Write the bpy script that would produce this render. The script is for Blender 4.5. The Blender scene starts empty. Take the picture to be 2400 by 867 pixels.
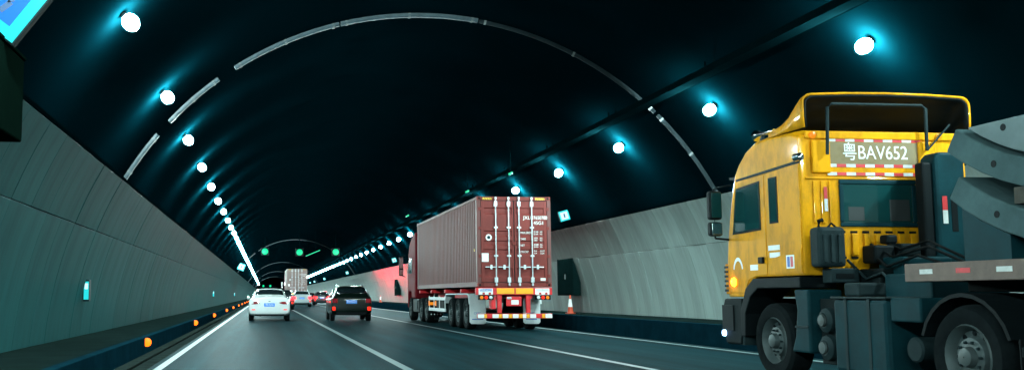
import bpy, bmesh, math, random
from mathutils import Vector, Matrix
random.seed(7)
PI = math.pi
sc = bpy.context.scene
COL = sc.collection
# ------------------------------------------------------------------ camera
F, CX, CY, VX, VY, CAMH = 2267.0, 852.0, 461.0, 619.0, 691.0, 1.147
cam_d = bpy.data.cameras.new('camera'); cam = bpy.data.objects.new('camera', cam_d); COL.objects.link(cam)
sc.camera = cam
up = Vector((0, 1, (VY-CY)/F)).normalized()
fw = Vector(((VX-CX)/F, -(VY-CY)/F, 1)).normalized()
up = (up - fw*up.dot(fw)).normalized()
rt = up.cross(fw)
R = Matrix((rt, up, fw))
ax = [Vector((R[0][i], R[2][i], R[1][i])) for i in range(3)]
cam.matrix_world = Matrix.Translation((0, 0, CAMH)) @ Matrix((ax[0], ax[1], -ax[2])).transposed().to_4x4()
cam_d.sensor_width = 36; cam_d.lens = 36*F/2400
cam_d.shift_x = (1200-CX)/2400; cam_d.shift_y = (CY-433.5)/2400
cam_d.clip_start = .1; cam_d.clip_end = 2000
# ------------------------------------------------------------------ world: night outside the tunnel
w = bpy.data.worlds.new('World'); sc.world = w; w.use_nodes = True
bgn = w.node_tree.nodes['Background']; bgn.inputs[0].default_value = (.004, .010, .012, 1); bgn.inputs[1].default_value = .3
LAMP_E = 1700.0          # radiance of a tunnel lamp's lens
sc.view_settings.view_transform = 'Standard'; sc.view_settings.look = 'None'
sc.view_settings.exposure = 0.0; sc.view_settings.gamma = 1
cy = sc.cycles
cy.use_denoising = True; cy.max_bounces = 6; cy.diffuse_bounces = 2; cy.glossy_bounces = 3; cy.volume_bounces = 0
cy.transmission_bounces = 4; cy.sample_clamp_indirect = 4.0; cy.use_light_tree = True
cy.caustics_reflective = False; cy.caustics_refractive = False

# ------------------------------------------------------------------ materials
def mat(name, col, rough=.5, metal=0., var=.18, scale=3., bump=0., bscale=40., coat=0., stretch=(1, 1, 1), dirt=None, dscale=1.2, damt=.5, rand=0., spec=.5):
    m = bpy.data.materials.new(name); m.use_nodes = True
    nt = m.node_tree; N = nt.nodes; L = nt.links; b = N['Principled BSDF']
    tc = N.new('ShaderNodeTexCoord'); mp = N.new('ShaderNodeMapping'); mp.inputs['Scale'].default_value = stretch
    L.new(tc.outputs['Object'], mp.inputs[0])
    nz = N.new('ShaderNodeTexNoise'); nz.inputs['Scale'].default_value = scale; nz.inputs['Detail'].default_value = 6; nz.inputs['Roughness'].default_value = .65
    L.new(mp.outputs[0], nz.inputs['Vector'])
    cr = N.new('ShaderNodeValToRGB')
    cr.color_ramp.elements[0].position = .3; cr.color_ramp.elements[1].position = .7
    cr.color_ramp.elements[0].color = [c*(1-var) for c in col] + [1]
    cr.color_ramp.elements[1].color = [min(1, c*(1+var)) for c in col] + [1]
    L.new(nz.outputs['Fac'], cr.inputs[0]); out = cr.outputs[0]
    if dirt is not None:
        n2 = N.new('ShaderNodeTexNoise'); n2.inputs['Scale'].default_value = dscale; n2.inputs['Detail'].default_value = 8; n2.inputs['Roughness'].default_value = .7
        L.new(mp.outputs[0], n2.inputs['Vector'])
        r2 = N.new('ShaderNodeMapRange'); r2.inputs[1].default_value = .45; r2.inputs[2].default_value = .75; r2.inputs[3].default_value = 0; r2.inputs[4].default_value = damt
        L.new(n2.outputs['Fac'], r2.inputs[0])
        mx = N.new('ShaderNodeMixRGB'); mx.inputs[2].default_value = list(dirt)+[1]
        L.new(r2.outputs[0], mx.inputs[0]); L.new(out, mx.inputs[1]); out = mx.outputs[0]
    if rand:
        oi = N.new('ShaderNodeObjectInfo'); r3 = N.new('ShaderNodeMapRange'); r3.inputs[3].default_value = 1-rand; r3.inputs[4].default_value = 1+rand
        L.new(oi.outputs['Random'], r3.inputs[0])
        vm = N.new('ShaderNodeVectorMath'); vm.operation = 'SCALE'
        L.new(out, vm.inputs[0]); L.new(r3.outputs[0], vm.inputs['Scale']); out = vm.outputs[0]
    L.new(out, b.inputs['Base Color'])
    rr = N.new('ShaderNodeMapRange'); rr.inputs[3].default_value = max(.02, rough-.1); rr.inputs[4].default_value = min(1, rough+.1)
    L.new(nz.outputs['Fac'], rr.inputs[0]); L.new(rr.outputs[0], b.inputs['Roughness'])
    b.inputs['Metallic'].default_value = metal; b.inputs['Coat Weight'].default_value = coat; b.inputs['Coat Roughness'].default_value = .04
    b.inputs['Specular IOR Level'].default_value = spec
    if bump:
        n3 = N.new('ShaderNodeTexNoise'); n3.inputs['Scale'].default_value = bscale; n3.inputs['Detail'].default_value = 5
        L.new(tc.outputs['Object'], n3.inputs['Vector'])
        bp = N.new('ShaderNodeBump'); bp.inputs['Strength'].default_value = bump; bp.inputs['Distance'].default_value = .01
        L.new(n3.outputs['Fac'], bp.inputs['Height']); L.new(bp.outputs[0], b.inputs['Normal'])
    return m
def emit(name, col, s, base=None):
    m = bpy.data.materials.new(name); m.use_nodes = True; b = m.node_tree.nodes['Principled BSDF']
    b.inputs['Base Color'].default_value = [c*.12 for c in (base or col)]+[1]; b.inputs['Roughness'].default_value = .3; b.inputs['Specular IOR Level'].default_value = .2
    b.inputs['Emission Color'].default_value = list(col)+[1]; b.inputs['Emission Strength'].default_value = s
    return m
def glass(name, col, rough=.06):
    m = bpy.data.materials.new(name); m.use_nodes = True; b = m.node_tree.nodes['Principled BSDF']
    b.inputs['Base Color'].default_value = list(col)+[1]; b.inputs['Roughness'].default_value = rough
    b.inputs['Specular IOR Level'].default_value = .8; b.inputs['Coat Weight'].default_value = .5; b.inputs['Coat Roughness'].default_value = .03
    return m
M = {}
M['asphalt'] = mat('asphalt', (.0075, .0285, .0340), .62, spec=.003, var=.4, scale=.9, bump=.5, bscale=60, stretch=(2.2, .12, 1), dirt=(.004, .015, .018), dscale=.5, damt=.6)
nt = M['asphalt'].node_tree; N = nt.nodes; L = nt.links; bb = N['Principled BSDF']; src = bb.inputs['Base Color'].links[0].from_socket
tc = N.new('ShaderNodeTexCoord'); mp = N.new('ShaderNodeMapping'); mp.inputs['Scale'].default_value = (1.1, .004, 1); L.new(tc.outputs['Object'], mp.inputs[0])
n1 = N.new('ShaderNodeTexNoise'); n1.inputs['Scale'].default_value = 1.; n1.inputs['Detail'].default_value = 3; L.new(mp.outputs[0], n1.inputs['Vector'])
r1 = N.new('ShaderNodeMapRange'); r1.inputs[1].default_value = .35; r1.inputs[2].default_value = .65; r1.inputs[3].default_value = .62; r1.inputs[4].default_value = 1.35; L.new(n1.outputs['Fac'], r1.inputs[0])
n2 = N.new('ShaderNodeTexNoise'); n2.inputs['Scale'].default_value = 55; n2.inputs['Detail'].default_value = 2; L.new(tc.outputs['Object'], n2.inputs['Vector'])
r2 = N.new('ShaderNodeMapRange'); r2.inputs[1].default_value = .3; r2.inputs[2].default_value = .7; r2.inputs[3].default_value = .7; r2.inputs[4].default_value = 1.3; L.new(n2.outputs['Fac'], r2.inputs[0])
mu = N.new('ShaderNodeMath'); mu.operation = 'MULTIPLY'; L.new(r1.outputs[0], mu.inputs[0]); L.new(r2.outputs[0], mu.inputs[1])
vm = N.new('ShaderNodeVectorMath'); vm.operation = 'SCALE'; L.new(src, vm.inputs[0]); L.new(mu.outputs[0], vm.inputs['Scale']); L.new(vm.outputs[0], bb.inputs['Base Color'])
M['paint'] = mat('road_paint', (.12, .165, .165), .6, var=.15, scale=4, dirt=(.05, .07, .07), dscale=6, damt=.8)
M['gutter'] = mat('gutter_concrete', (.016, .024, .022), .8, spec=.0, var=.3, scale=3, bump=.4, dirt=(.014, .016, .015), dscale=2, damt=.8)
M['kerb'] = mat('kerb_concrete', (.003, .020, .030), .65, spec=.0, var=.25, scale=2, bump=.3, dirt=(.002, .011, .017), dscale=1.5, damt=.7)
M['walk'] = mat('walkway_concrete', (.007, .014, .013), .85, spec=.0, var=.3, scale=1.5, bump=.4, dirt=(.004, .008, .007), dscale=2, damt=.7)
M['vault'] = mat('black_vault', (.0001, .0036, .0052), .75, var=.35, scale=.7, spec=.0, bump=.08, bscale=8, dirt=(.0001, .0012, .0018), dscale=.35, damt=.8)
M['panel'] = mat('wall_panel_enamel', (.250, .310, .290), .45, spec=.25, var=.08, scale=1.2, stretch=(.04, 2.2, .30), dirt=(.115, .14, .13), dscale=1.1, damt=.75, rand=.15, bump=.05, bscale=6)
M['panel_left'] = mat('wall_panel_left_dark', (.012, .060, .060), .5, spec=.004, var=.08, scale=1.2, stretch=(.04, 2.2, .30), dirt=(.010, .034, .035), dscale=1.1, damt=.75, rand=.10, bump=.05, bscale=6)  # left panels: base colour darker and more teal than the real ones
M['panel_back'] = mat('panel_backing', (.03, .033, .033), .8)
M['rib'] = mat('galvanised_rib', (.045, .068, .08), .5, .0, var=.25, scale=6, dirt=(.02, .032, .036), dscale=5, damt=.6)
M['ribdark'] = mat('dark_rib', (.010, .017, .020), .6, spec=.1, var=.3)  # darker base colour for the thin right-hand rib segments
M['lampmetal'] = mat('lamp_housing_paint', (.10, .11, .11), .5, .2)
M['lamp'] = emit('lamp_lens', (.70, 1.0, 1.0), LAMP_E)
M['cable'] = mat('cable_rubber', (.05, .055, .055), .6)
M['tray'] = mat('tray_steel', (.0004, .0036, .0046), .9, .0, spec=.0)
M['dark'] = mat('dark_plastic', (.004, .007, .008), .6, spec=.10)
M['blackmetal'] = mat('black_chassis_paint', (.004, .009, .010), .65, .0, spec=.08, dirt=(.010, .013, .013), dscale=3, damt=.5)
M['grime'] = mat('grimy_steel', (.014, .028, .031), .65, .0, spec=.12, dirt=(.03, .036, .034), dscale=3, damt=.5, var=.3)
M['bluegrey'] = mat('bluegrey_painted_steel', (.0045, .034, .042), .55, .0, spec=.08, dirt=(.004, .016, .019), dscale=2, damt=.7, var=.2)
M['rubber'] = mat('tyre_rubber', (.006, .009, .010), .9, spec=.05, var=.3, scale=8, dirt=(.016, .019, .018), dscale=4, damt=.5)
M['rim'] = mat('wheel_steel', (.055, .075, .076), .55, .2, var=.25, scale=6, dirt=(.07, .065, .06), dscale=5, damt=.6)
M['chrome'] = mat('chrome', (.75, .77, .78), .12, 1., var=.05)
M['yellow'] = mat('yellow_cab_paint', (.82, .335, .006), .42, var=.10, scale=1.5, coat=.6, spec=.05, dirt=(.20, .09, .010), dscale=2.6, damt=.75, stretch=(1, 1, .45))
M['glass'] = glass('dark_glass', (.006, .045, .046))
M['carglass'] = glass('car_glass', (.008, .014, .016))
M['white'] = mat('white_car_paint', (.80, .81, .80), .25, var=.03, coat=.8)
M['blackpaint'] = mat('black_green_car_paint', (.002, .007, .005), .3, var=.1, spec=.2, coat=.7)
M['silver'] = mat('silver_car_paint', (.36, .40, .41), .35, .1, var=.02, scale=.6, coat=.6)
M['greypaint'] = mat('dark_grey_car_paint', (.03, .035, .04), .2, .2, coat=.8)
M['redpaint'] = mat('red_car_paint', (.20, .012, .014), .25, coat=.8)
M['container'] = mat('container_maroon', (.19, .038, .033), .45, spec=.08, var=.10, scale=2, dirt=(.12, .03, .026), dscale=1.6, damt=.6, bump=.08, bscale=20, stretch=(1, 1, .4))
M['container_side'] = mat('container_maroon_faded', (.165, .070, .066), .5, spec=.05, var=.10, scale=2, dirt=(.13, .075, .072), dscale=1.1, damt=.6, stretch=(1, 1, .25))  # sides, posts and roof in a greyer maroon than the doors
M['container2'] = mat('container_grey_brown', (.23, .16, .145), .55, var=.12, scale=2, dirt=(.12, .09, .08), dscale=1.4, damt=.6)
M['galv'] = mat('galvanised_bar', (.55, .58, .60), .32, .35, var=.12, scale=8)
M['gasket'] = mat('door_gasket', (.03, .04, .045), .7)
M['red'] = mat('red_chassis_paint', (.72, .014, .020), .35, var=.12, coat=.3, dirt=(.22, .02, .02), dscale=4, damt=.5)
M['cabred'] = mat('dark_red_cab_paint', (.13, .008, .012), .6, var=.1, coat=.0, spec=.02)
M['whiteplastic'] = mat('white_mudflap', (.62, .65, .65), .5, var=.1, dirt=(.35, .37, .37), dscale=3, damt=.5)
M['sticker'] = mat('white_sticker', (.85, .85, .84), .5, var=.04)
M['yellowst'] = mat('yellow_sticker', (.80, .46, .02), .5, var=.05)
M['orange_retro'] = mat('orange_retroreflector', (.95, .40, .01), .3, var=.05)
M['blue'] = mat('blue_plate', (.02, .24, .88), .35, var=.06)
M['letter'] = mat('white_lettering', (.82, .82, .80), .5, var=.05)
M['blueink'] = mat('blue_ink', (.05, .12, .42), .5)
M['redst'] = mat('red_retro_tape', (.60, .03, .035), .4, var=.15, dirt=(.25, .06, .05), dscale=8, damt=.6)
M['whitest'] = mat('white_retro_tape', (.62, .62, .60), .4, var=.15, dirt=(.28, .27, .25), dscale=8, damt=.6)
M['tail'] = emit('lit_tail_lamp', (1, .012, .008), 5)
M['brake'] = emit('lit_brake_lamp', (1, .003, .005), 22)
M['taildim'] = mat('dark_red_lens', (.30, .006, .014), .12, var=.2, coat=1)
M['reflamp'] = emit('red_reflector_lamp', (1, .03, .01), 1.4, (.7, .04, .02))
M['amber'] = emit('lit_amber_lamp', (1, .30, .01), .9, (.8, .25, .02))
M['amberoff'] = mat('amber_lens', (.70, .25, .01), .2, coat=.8)
M['delin'] = emit('amber_delineator', (1, .15, .004), 3.0, (.8, .25, .02))
M['turnlit'] = emit('lit_turn_signal', (1, .22, .01), 14, (.8, .25, .02))
M['clear'] = mat('clear_lens', (.65, .70, .70), .15, coat=.8)
M['green'] = emit('green_signal', (.0, .72, .30), 1.2)
M['greenstreak'] = emit('green_reflection', (.0, .72, .32), 1.0)
M['signwhite'] = emit('sign_white', (.62, .95, 1), 1.1)
M['signcyan'] = emit('sign_cyan', (.02, .70, .75), 1.0)
M['signblue'] = emit('sign_blue', (.02, .20, .90), .9)
M['signink'] = mat('sign_ink', (.01, .03, .08), .5)
M['concrete'] = mat('segment_concrete_shaded', (.075, .12, .125), .85, spec=.0, var=.15, scale=2.5, bump=.25, bscale=30, dirt=(.035, .058, .06), dscale=1.8, damt=.6)  # shade on the stacked segments put into a darker base colour
M['concrete_lit'] = mat('segment_concrete_lit', (.17, .215, .22), .85, spec=.0, var=.15, scale=2.5, bump=.2, bscale=30)  # same concrete, light on the top piece put into a paler colour
M['timber'] = mat('timber', (.05, .045, .035), .85, var=.3, stretch=(1, 6, 6), bump=.3)
M['decksteel'] = mat('rusty_deck_edge', (.16, .105, .085), .7, var=.25, dirt=(.09, .06, .05), dscale=4, damt=.7)
M['cabinet'] = mat('dark_green_cabinet', (.0015, .005, .0035), .5, spec=.0)
M['conered'] = mat('cone_orange', (.60, .07, .025), .5, var=.12)
M['redglow'] = emit('added_red_glow', (1, .02, .04), 1500)  # strong red glow of the added, unseen car
M['hatch'] = mat('hatch_steel', (.003, .010, .010), .7, spec=.0)
M['boardfade'] = mat('faded_board', (.26, .19, .10), .6, spec=.1, var=.25, scale=5, dirt=(.12, .11, .09), dscale=5, damt=.7)
M['interior'] = mat('cab_interior', (.03, .035, .035), .8)

# ------------------------------------------------------------------ mesh builder
class MB:
    def __init__(s): s.v = []; s.f = []
    def add(s, vs, fs):
        o = len(s.v); s.v += [tuple(v) for v in vs]; s.f += [tuple(i+o for i in f) for f in fs]; return s
    def box(s, x0, x1, y0, y1, z0, z1, rot=None, piv=None):
        vs = [Vector((x, y, z)) for z in (z0, z1) for y in (y0, y1) for x in (x0, x1)]
        if rot is not None:
            c = Vector(piv) if piv else Vector(((x0+x1)/2, (y0+y1)/2, (z0+z1)/2)); vs = [rot @ (v-c)+c for v in vs]
        return s.add(vs, [(0, 2, 3, 1), (4, 5, 7, 6), (0, 1, 5, 4), (2, 6, 7, 3), (0, 4, 6, 2), (1, 3, 7, 5)])
    def prism(s, poly, a0, a1, axis='x'):
        """poly in the two other axes (y,z | x,z | x,y) pushed along axis"""
        n = len(poly)
        def P(a, p): return {'x': (a, p[0], p[1]), 'y': (p[0], a, p[1]), 'z': (p[0], p[1], a)}[axis]
        vs = [P(a0, p) for p in poly]+[P(a1, p) for p in poly]
        return s.add(vs, [tuple(range(n))[::-1], tuple(range(n, 2*n))]+[(i, (i+1) % n, n+(i+1) % n, n+i) for i in range(n)])
    def tube(s, path, r, n=8, cap=True):
        path = [Vector(p) for p in path]; rings = []
        for i, p in enumerate(path):
            d = (path[min(i+1, len(path)-1)]-path[max(i-1, 0)]).normalized()
            u = d.orthogonal().normalized() if abs(d.z) > .99 else d.cross(Vector((0, 0, 1))).normalized()
            t = d.cross(u)
            rr = r[i] if isinstance(r, (list, tuple)) else r
            rings.append([p+u*rr*math.cos(2*PI*k/n)+t*rr*math.sin(2*PI*k/n) for k in range(n)])
        return s.loft(rings, cap)
    def loft(s, rings, cap=True):
        n = len(rings[0]); vs = [v for r in rings for v in r]; fs = []
        for i in range(len(rings)-1):
            for k in range(n): fs.append((i*n+k, i*n+(k+1) % n, (i+1)*n+(k+1) % n, (i+1)*n+k))
        if cap: fs += [tuple(range(n))[::-1], tuple(range((len(rings)-1)*n, len(rings)*n))]
        return s.add(vs, fs)
    def lathe(s, prof, c, axis='x', n=28, cap=True):
        """prof: (along axis, radius)"""
        rings = []
        for a, r in prof:
            ring = []
            for k in range(n):
                q = 2*PI*k/n; x, y = r*math.cos(q), r*math.sin(q)
                ring.append({'x': (c[0]+a, c[1]+x, c[2]+y), 'y': (c[0]+x, c[1]+a, c[2]+y), 'z': (c[0]+x, c[1]+y, c[2]+a)}[axis])
            rings.append(ring)
        return s.loft(rings, cap)
    def grid(s, rows):
        n = len(rows[0]); vs = [v for r in rows for v in r]
        return s.add(vs, [(i*n+k, i*n+k+1, (i+1)*n+k+1, (i+1)*n+k) for i in range(len(rows)-1) for k in range(n-1)])
    def build(s, name, m, parent=None, bevel=0, smooth=False, solid=0, loc=None, sub=0):
        me = bpy.data.meshes.new(name); me.from_pydata(s.v, [], s.f); me.update()
        bm = bmesh.new(); bm.from_mesh(me); bmesh.ops.recalc_face_normals(bm, faces=bm.faces); bm.to_mesh(me); bm.free()
        return link(name, me, m, parent, bevel, smooth, solid, loc, sub)
def link(name, me, m, parent=None, bevel=0, smooth=False, solid=0, loc=None, sub=0):
    me.materials.clear(); me.materials.append(M[m] if isinstance(m, str) else m)
    o = bpy.data.objects.new(name, me); COL.objects.link(o)
    if parent: o.parent = parent
    if loc: o.location = loc
    if solid:
        md = o.modifiers.new('thick', 'SOLIDIFY'); md.thickness = solid; md.offset = 0
    if bevel:
        md = o.modifiers.new('bevel', 'BEVEL'); md.width = bevel; md.segments = 2; md.limit_method = 'ANGLE'; md.angle_limit = math.radians(35)
        smooth = smooth or False
    if sub:
        md = o.modifiers.new('sub', 'SUBSURF'); md.levels = sub; md.render_levels = sub
    if smooth:
        for p in me.polygons: p.use_smooth = True
        if smooth != 'all':
            try: me.set_sharp_from_angle(angle=math.radians(40))
            except Exception: pass
    return o
def B(name, m, parent, x0, x1, y0, y1, z0, z1, bevel=0, rot=None): return MB().box(x0, x1, y0, y1, z0, z1, rot).build(name, m, parent, bevel)
def tag(o, label, cat=None, group=None):
    o['label'] = label
    if cat: o['category'] = cat
    if group: o['group'] = group
    return o
def thing(name, label, cat, loc=(0, 0, 0), group=None):
    o = bpy.data.objects.new(name, None); COL.objects.link(o); o.location = loc; o.empty_display_size = .2
    return tag(o, label, cat, group)
def struct(o): o['kind'] = 'structure'; return o
def copy_tree(o, parent=None, swap=None):
    c = o.copy(); COL.objects.link(c); c.parent = parent
    if swap and o.type == 'MESH' and o.data.materials and o.data.materials[0].name in swap:
        c.data = o.data.copy(); c.data.materials[0] = M[swap[o.data.materials[0].name]]
    for ch in list(o.children): copy_tree(ch, c, swap)
    return c
def text(name, s, size, m, parent, loc, rot=(PI/2, 0, 0), sx=1., align='CENTER', ext=.002):
    cu = bpy.data.curves.new(name, 'FONT'); cu.body = s; cu.size = size; cu.align_x = align; cu.align_y = 'CENTER'; cu.extrude = ext
    t = bpy.data.objects.new(name, cu); COL.objects.link(t)
    dg = bpy.context.evaluated_depsgraph_get(); me = bpy.data.meshes.new_from_object(t.evaluated_get(dg))
    bpy.data.objects.remove(t); bpy.data.curves.remove(cu)
    me.name = name
    o = link(name, me, m, parent); o.location = loc; o.rotation_euler = rot; o.scale = (sx, 1, 1)
    return o
def RY(a): return Matrix.Rotation(a, 3, 'Y')
def RX(a): return Matrix.Rotation(a, 3, 'X')
def RZ(a): return Matrix.Rotation(a, 3, 'Z')

# ------------------------------------------------------------------ tunnel shell
XC, ZC, RV, RP = 4.132, -.418, 8.83, 8.33          # tunnel axis, centre height, vault and panel radius
Y0, Y1 = -60., 700.
def arc(r, z, side): return XC+side*math.sqrt(r*r-(z-ZC)**2)
a0 = math.asin((-.3-ZC)/RV)
ys = [Y0, -30, 0, 30, 60, 100, 160, 240, 340, 460, 580, Y1]
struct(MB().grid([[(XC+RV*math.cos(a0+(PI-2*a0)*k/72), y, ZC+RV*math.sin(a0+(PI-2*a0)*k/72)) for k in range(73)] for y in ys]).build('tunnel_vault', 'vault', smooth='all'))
EL, ER, KL, KR = -1.63, 9.63, -2.30, 10.02            # edge lines and kerb faces
struct(MB().grid([[(x, y, 0) for x in (KL+.5-.02, 0, 4, 8, KR+.1)] for y in (Y0, 0, 50, 100, 200, 400, Y1)]).build('road', 'asphalt'))
for x0, x1 in ((EL-.065, EL+.065), (2.23-.075, 2.23+.075), (6.0-.075, 6.0+.075), (ER-.08, ER+.08)):
    struct(MB().grid([[(x0, y, .004), (x1, y, .004)] for y in (Y0, 0, 60, 200, Y1)]).build('lane_line', 'paint'))
# left gutter: two raised lips with a slot between
struct(MB().box(KL, KL+.20, Y0, Y1, -.2, .006).box(KL+.27, KL+.5, Y0, Y1, -.2, .004).build('gutter', 'gutter'))
struct(MB().box(KL+.20, KL+.27, Y0, Y1, -.2, -.06).build('gutter_slot', 'blackmetal'))
struct(MB().prism([(KL-.16, -.2), (KL-.001, -.2), (KL-.012, .33), (KL-.16, .33)], Y0, Y1, 'y').build('kerb', 'kerb', bevel=.012))
struct(MB().box(-4.9, KL-.161, Y0, Y1, -.2, .225).build('walkway', 'walk'))
struct(MB().prism([(KR+.001, -.2), (KR+.18, -.2), (KR+.18, .50), (KR+.014, .50)], Y0, Y1, 'y').build('kerb', 'kerb', bevel=.012))
struct(MB().box(KR+.181, 13.1, Y0, Y1, -.2, .475).build('walkway', 'walk'))

# ------------------------------------------------------------------ wall cladding
PW = 1.2
def wall(side, zb, ya, yb, label, pm, pr):
    t = tag(thing('tunnel_wall', label, 'wall'), label, 'wall')
    zs, zt = 2.53, 3.667
    def strip(r, z0, z1, n=9):
        b0, b1 = math.asin((z0-ZC)/r), math.asin((z1-ZC)/r)
        return [(XC+side*r*math.cos(b0+(b1-b0)*k/n), ZC+r*math.sin(b0+(b1-b0)*k/n)) for k in range(n+1)]
    def sheet(z0, z1, y0, y1, n=6, th=.035, r=RP):
        ins = strip(r, z0, z1, n); outs = strip(r+th, z0, z1, n)
        poly = ins+outs[::-1]
        return MB().prism(poly, y0, y1, 'y')
    lo = sheet(zb, zs-.006, 0, PW-.008).build('wall_panel', pm, t, bevel=.006, smooth=True)
    hi = sheet(zs+.006, zt, 0, PW-.008).build('wall_panel', pm, t, bevel=.006, smooth=True)
    lo.location.y = hi.location.y = ya
    y = ya+PW
    while y < yb-.01:
        for s in (lo, hi):
            c = s.copy(); COL.objects.link(c); c.location.y = y; c.location.x = random.uniform(-.006, .006)
        y += PW
    # runs too far off (or behind the camera) to tell the panels apart
    for y0, y1 in ((Y0, ya-.014), (yb, Y1)):
        for z0, z1 in ((zb, zs-.006), (zs+.006, zt)):
            o = sheet(z0, z1, 0, y1-y0, 8).build('panel_run', pr, t, smooth=True); o.location.y = y0; o['kind'] = 'stuff'
    sheet(zb, zt-.02, Y0, Y1, 8, .03, RP+.05).build('backing', 'panel_back', t, smooth=True)
    MB().prism([(p[0], p[1]) for p in strip(RP-.01, zt+.002, zt+.05, 1)]+[(p[0], p[1]) for p in strip(RP+.10, zt+.002, zt+.05, 1)][::-1], Y0, Y1, 'y').build('cap_rail', 'tray', t)
    return t
# far panel runs: same enamel, the seams too close together to be built
for pn in ('panel', 'panel_left'):
    m = M[pn].copy(); m.name = pn+'_run'; M[pn+'_run'] = m
    nt = m.node_tree; b = nt.nodes['Principled BSDF']; src = b.inputs['Base Color'].links[0].from_socket
    tc = nt.nodes.new('ShaderNodeTexCoord'); sp = nt.nodes.new('ShaderNodeSeparateXYZ'); nt.links.new(tc.outputs['Object'], sp.inputs[0])
    md = nt.nodes.new('ShaderNodeMath'); md.operation = 'FRACT'; dv = nt.nodes.new('ShaderNodeMath'); dv.operation = 'DIVIDE'; dv.inputs[1].default_value = PW
    nt.links.new(sp.outputs[1], dv.inputs[0]); nt.links.new(dv.outputs[0], md.inputs[0])
    lt = nt.nodes.new('ShaderNodeMath'); lt.operation = 'LESS_THAN'; lt.inputs[1].default_value = .014; nt.links.new(md.outputs[0], lt.inputs[0])
    mx = nt.nodes.new('ShaderNodeMixRGB'); mx.inputs[2].default_value = (.05, .055, .055, 1)
    nt.links.new(lt.outputs[0], mx.inputs[0]); nt.links.new(src, mx.inputs[1]); nt.links.new(mx.outputs[0], b.inputs['Base Color'])
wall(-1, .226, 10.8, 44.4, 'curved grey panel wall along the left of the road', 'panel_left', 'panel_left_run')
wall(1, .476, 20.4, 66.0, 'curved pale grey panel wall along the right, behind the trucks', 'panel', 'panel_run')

# ------------------------------------------------------------------ arch ribs
def rib(y, label, far=False):
    t = thing('arch_rib', label, 'arch rib', (XC, y, ZC), 'arch ribs across the vault')
    spans = [(28, 45.6), (46.3, 80.9), (81.2, 104.8), (105.1, 124.1), (127.4, 138.1), (140.9, 156)]
    for i, (d0, d1) in enumerate(spans):
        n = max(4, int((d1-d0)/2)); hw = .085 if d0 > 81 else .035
        rings = []
        for k in range(n+1):
            q = math.radians(d0+(d1-d0)*k/n); c, s = math.cos(q), math.sin(q)
            rings.append([(r*c, dy, r*s) for r, dy in ((RV-.005, -hw), (RV-.06, -hw), (RV-.10, -hw*.5), (RV-.10, hw*.5), (RV-.06, hw), (RV-.005, hw))])
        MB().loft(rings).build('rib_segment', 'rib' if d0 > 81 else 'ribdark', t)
        if not far:
            qm = math.radians((d0+d1)/2)
            for q in (d0+1, (d0+d1)/2, d1-1):
                q = math.radians(q); c, s = math.cos(q), math.sin(q)
                ring = [[(r*c-e*s, dy, r*s+e*c) for r, dy in ((RV-.005, -hw-.015), (RV-.112, -hw*.7), (RV-.112, hw*.7), (RV-.005, hw+.015))] for e in (-.03, .03)]
                MB().loft(ring).build('clamp', 'lampmetal', t)
    return t
rib(24.26, 'large nearest pale arch rib crossing the whole vault')
rib(127, 'second arch rib, behind the green signals', True)
rib(215, 'third arch rib, seen above the far container', True)
rib(300, 'fourth small faint arch rib deep in the tunnel', True)
rib(385, 'fifth, farthest faint arch rib deep in the tunnel', True)

# ------------------------------------------------------------------ tunnel lamps
LX, LZ, LDY = 6.2856, 5.469, 5.9325
def lamp_proto():
    t = thing('tunnel_lamp', '', 'lamp')
    MB().lathe([(.0, .088), (.02, .095), (.05, .08), (.075, .05), (.08, .045)], (0, 0, 0), 'z', 16).build('housing', 'lampmetal', t, smooth=True)
    o = MB().lathe([(-.002, .085), (-.03, .115), (-.08, .130), (-.15, .124), (-.21, .09), (-.24, .04), (-.245, .005)], (0, 0, 0), 'z', 16).build('lens', 'lamp', t, smooth='all'); o.scale = (1, 1.15, 1)
    MB().tube([(0, 0, .078), (0, 0, .115)], .03, 8).build('bracket', 'lampmetal', t)
    return t
lp = lamp_proto()
ordn = ['nearest', 'second', 'third', 'fourth', 'fifth', 'sixth', 'seventh', 'eighth', 'ninth', 'tenth', 'eleventh', 'twelfth', 'thirteenth', 'fourteenth', 'fifteenth', 'sixteenth', 'seventeenth', 'eighteenth', 'nineteenth', 'twentieth']
first = True
for side, ya, nm in ((-1, 15.4338, 'left'), (1, 15.6425, 'right')):
    for i in range(-9, 66):
        t = lp if first else copy_tree(lp); first = False
        t.location = (XC+side*(LX+.12*math.sin(.75)), ya+i*LDY, LZ+.12*math.cos(.75)); t.rotation_euler = (math.radians(random.uniform(-4, 4)), side*math.radians(44+random.uniform(-4, 4)), 0)
        if i < 0: l = '%s tunnel lamp of the %s row behind the first one in view' % (ordn[-i-1], nm)
        elif i < 20: l = '%s bright white tunnel lamp of the %s row, counted from the camera' % (ordn[i], nm)
        else: l = 'small far lamp in the %s row merging into a line of light' % nm
        tag(t, l, 'lamp', 'tunnel lamps of the %s row' % nm)
for side, dx, dz, r in ((-1, -.35, .42, .022), (-1, .62, .95, .018), (1, .3, .48, .022)):
    x = XC+side*(LX)+side*abs(dx)*(1 if dx*side > 0 else -1)
    tag(MB().tube([(x, y, LZ+dz-.13*(1 if dz < .6 else 0)) for y in (Y0, 0, 100, 300, 460)], r, 6).build('lamp_cable', 'cable'),
        {(-1, -.35): 'thin cable strung just outside the left row of lamps', (-1, .62): 'thin cable on the vault just inside the left row of lamps', (1, .3): 'thin cable strung just outside the right row of lamps'}[(side, dx)], 'cable')
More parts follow.
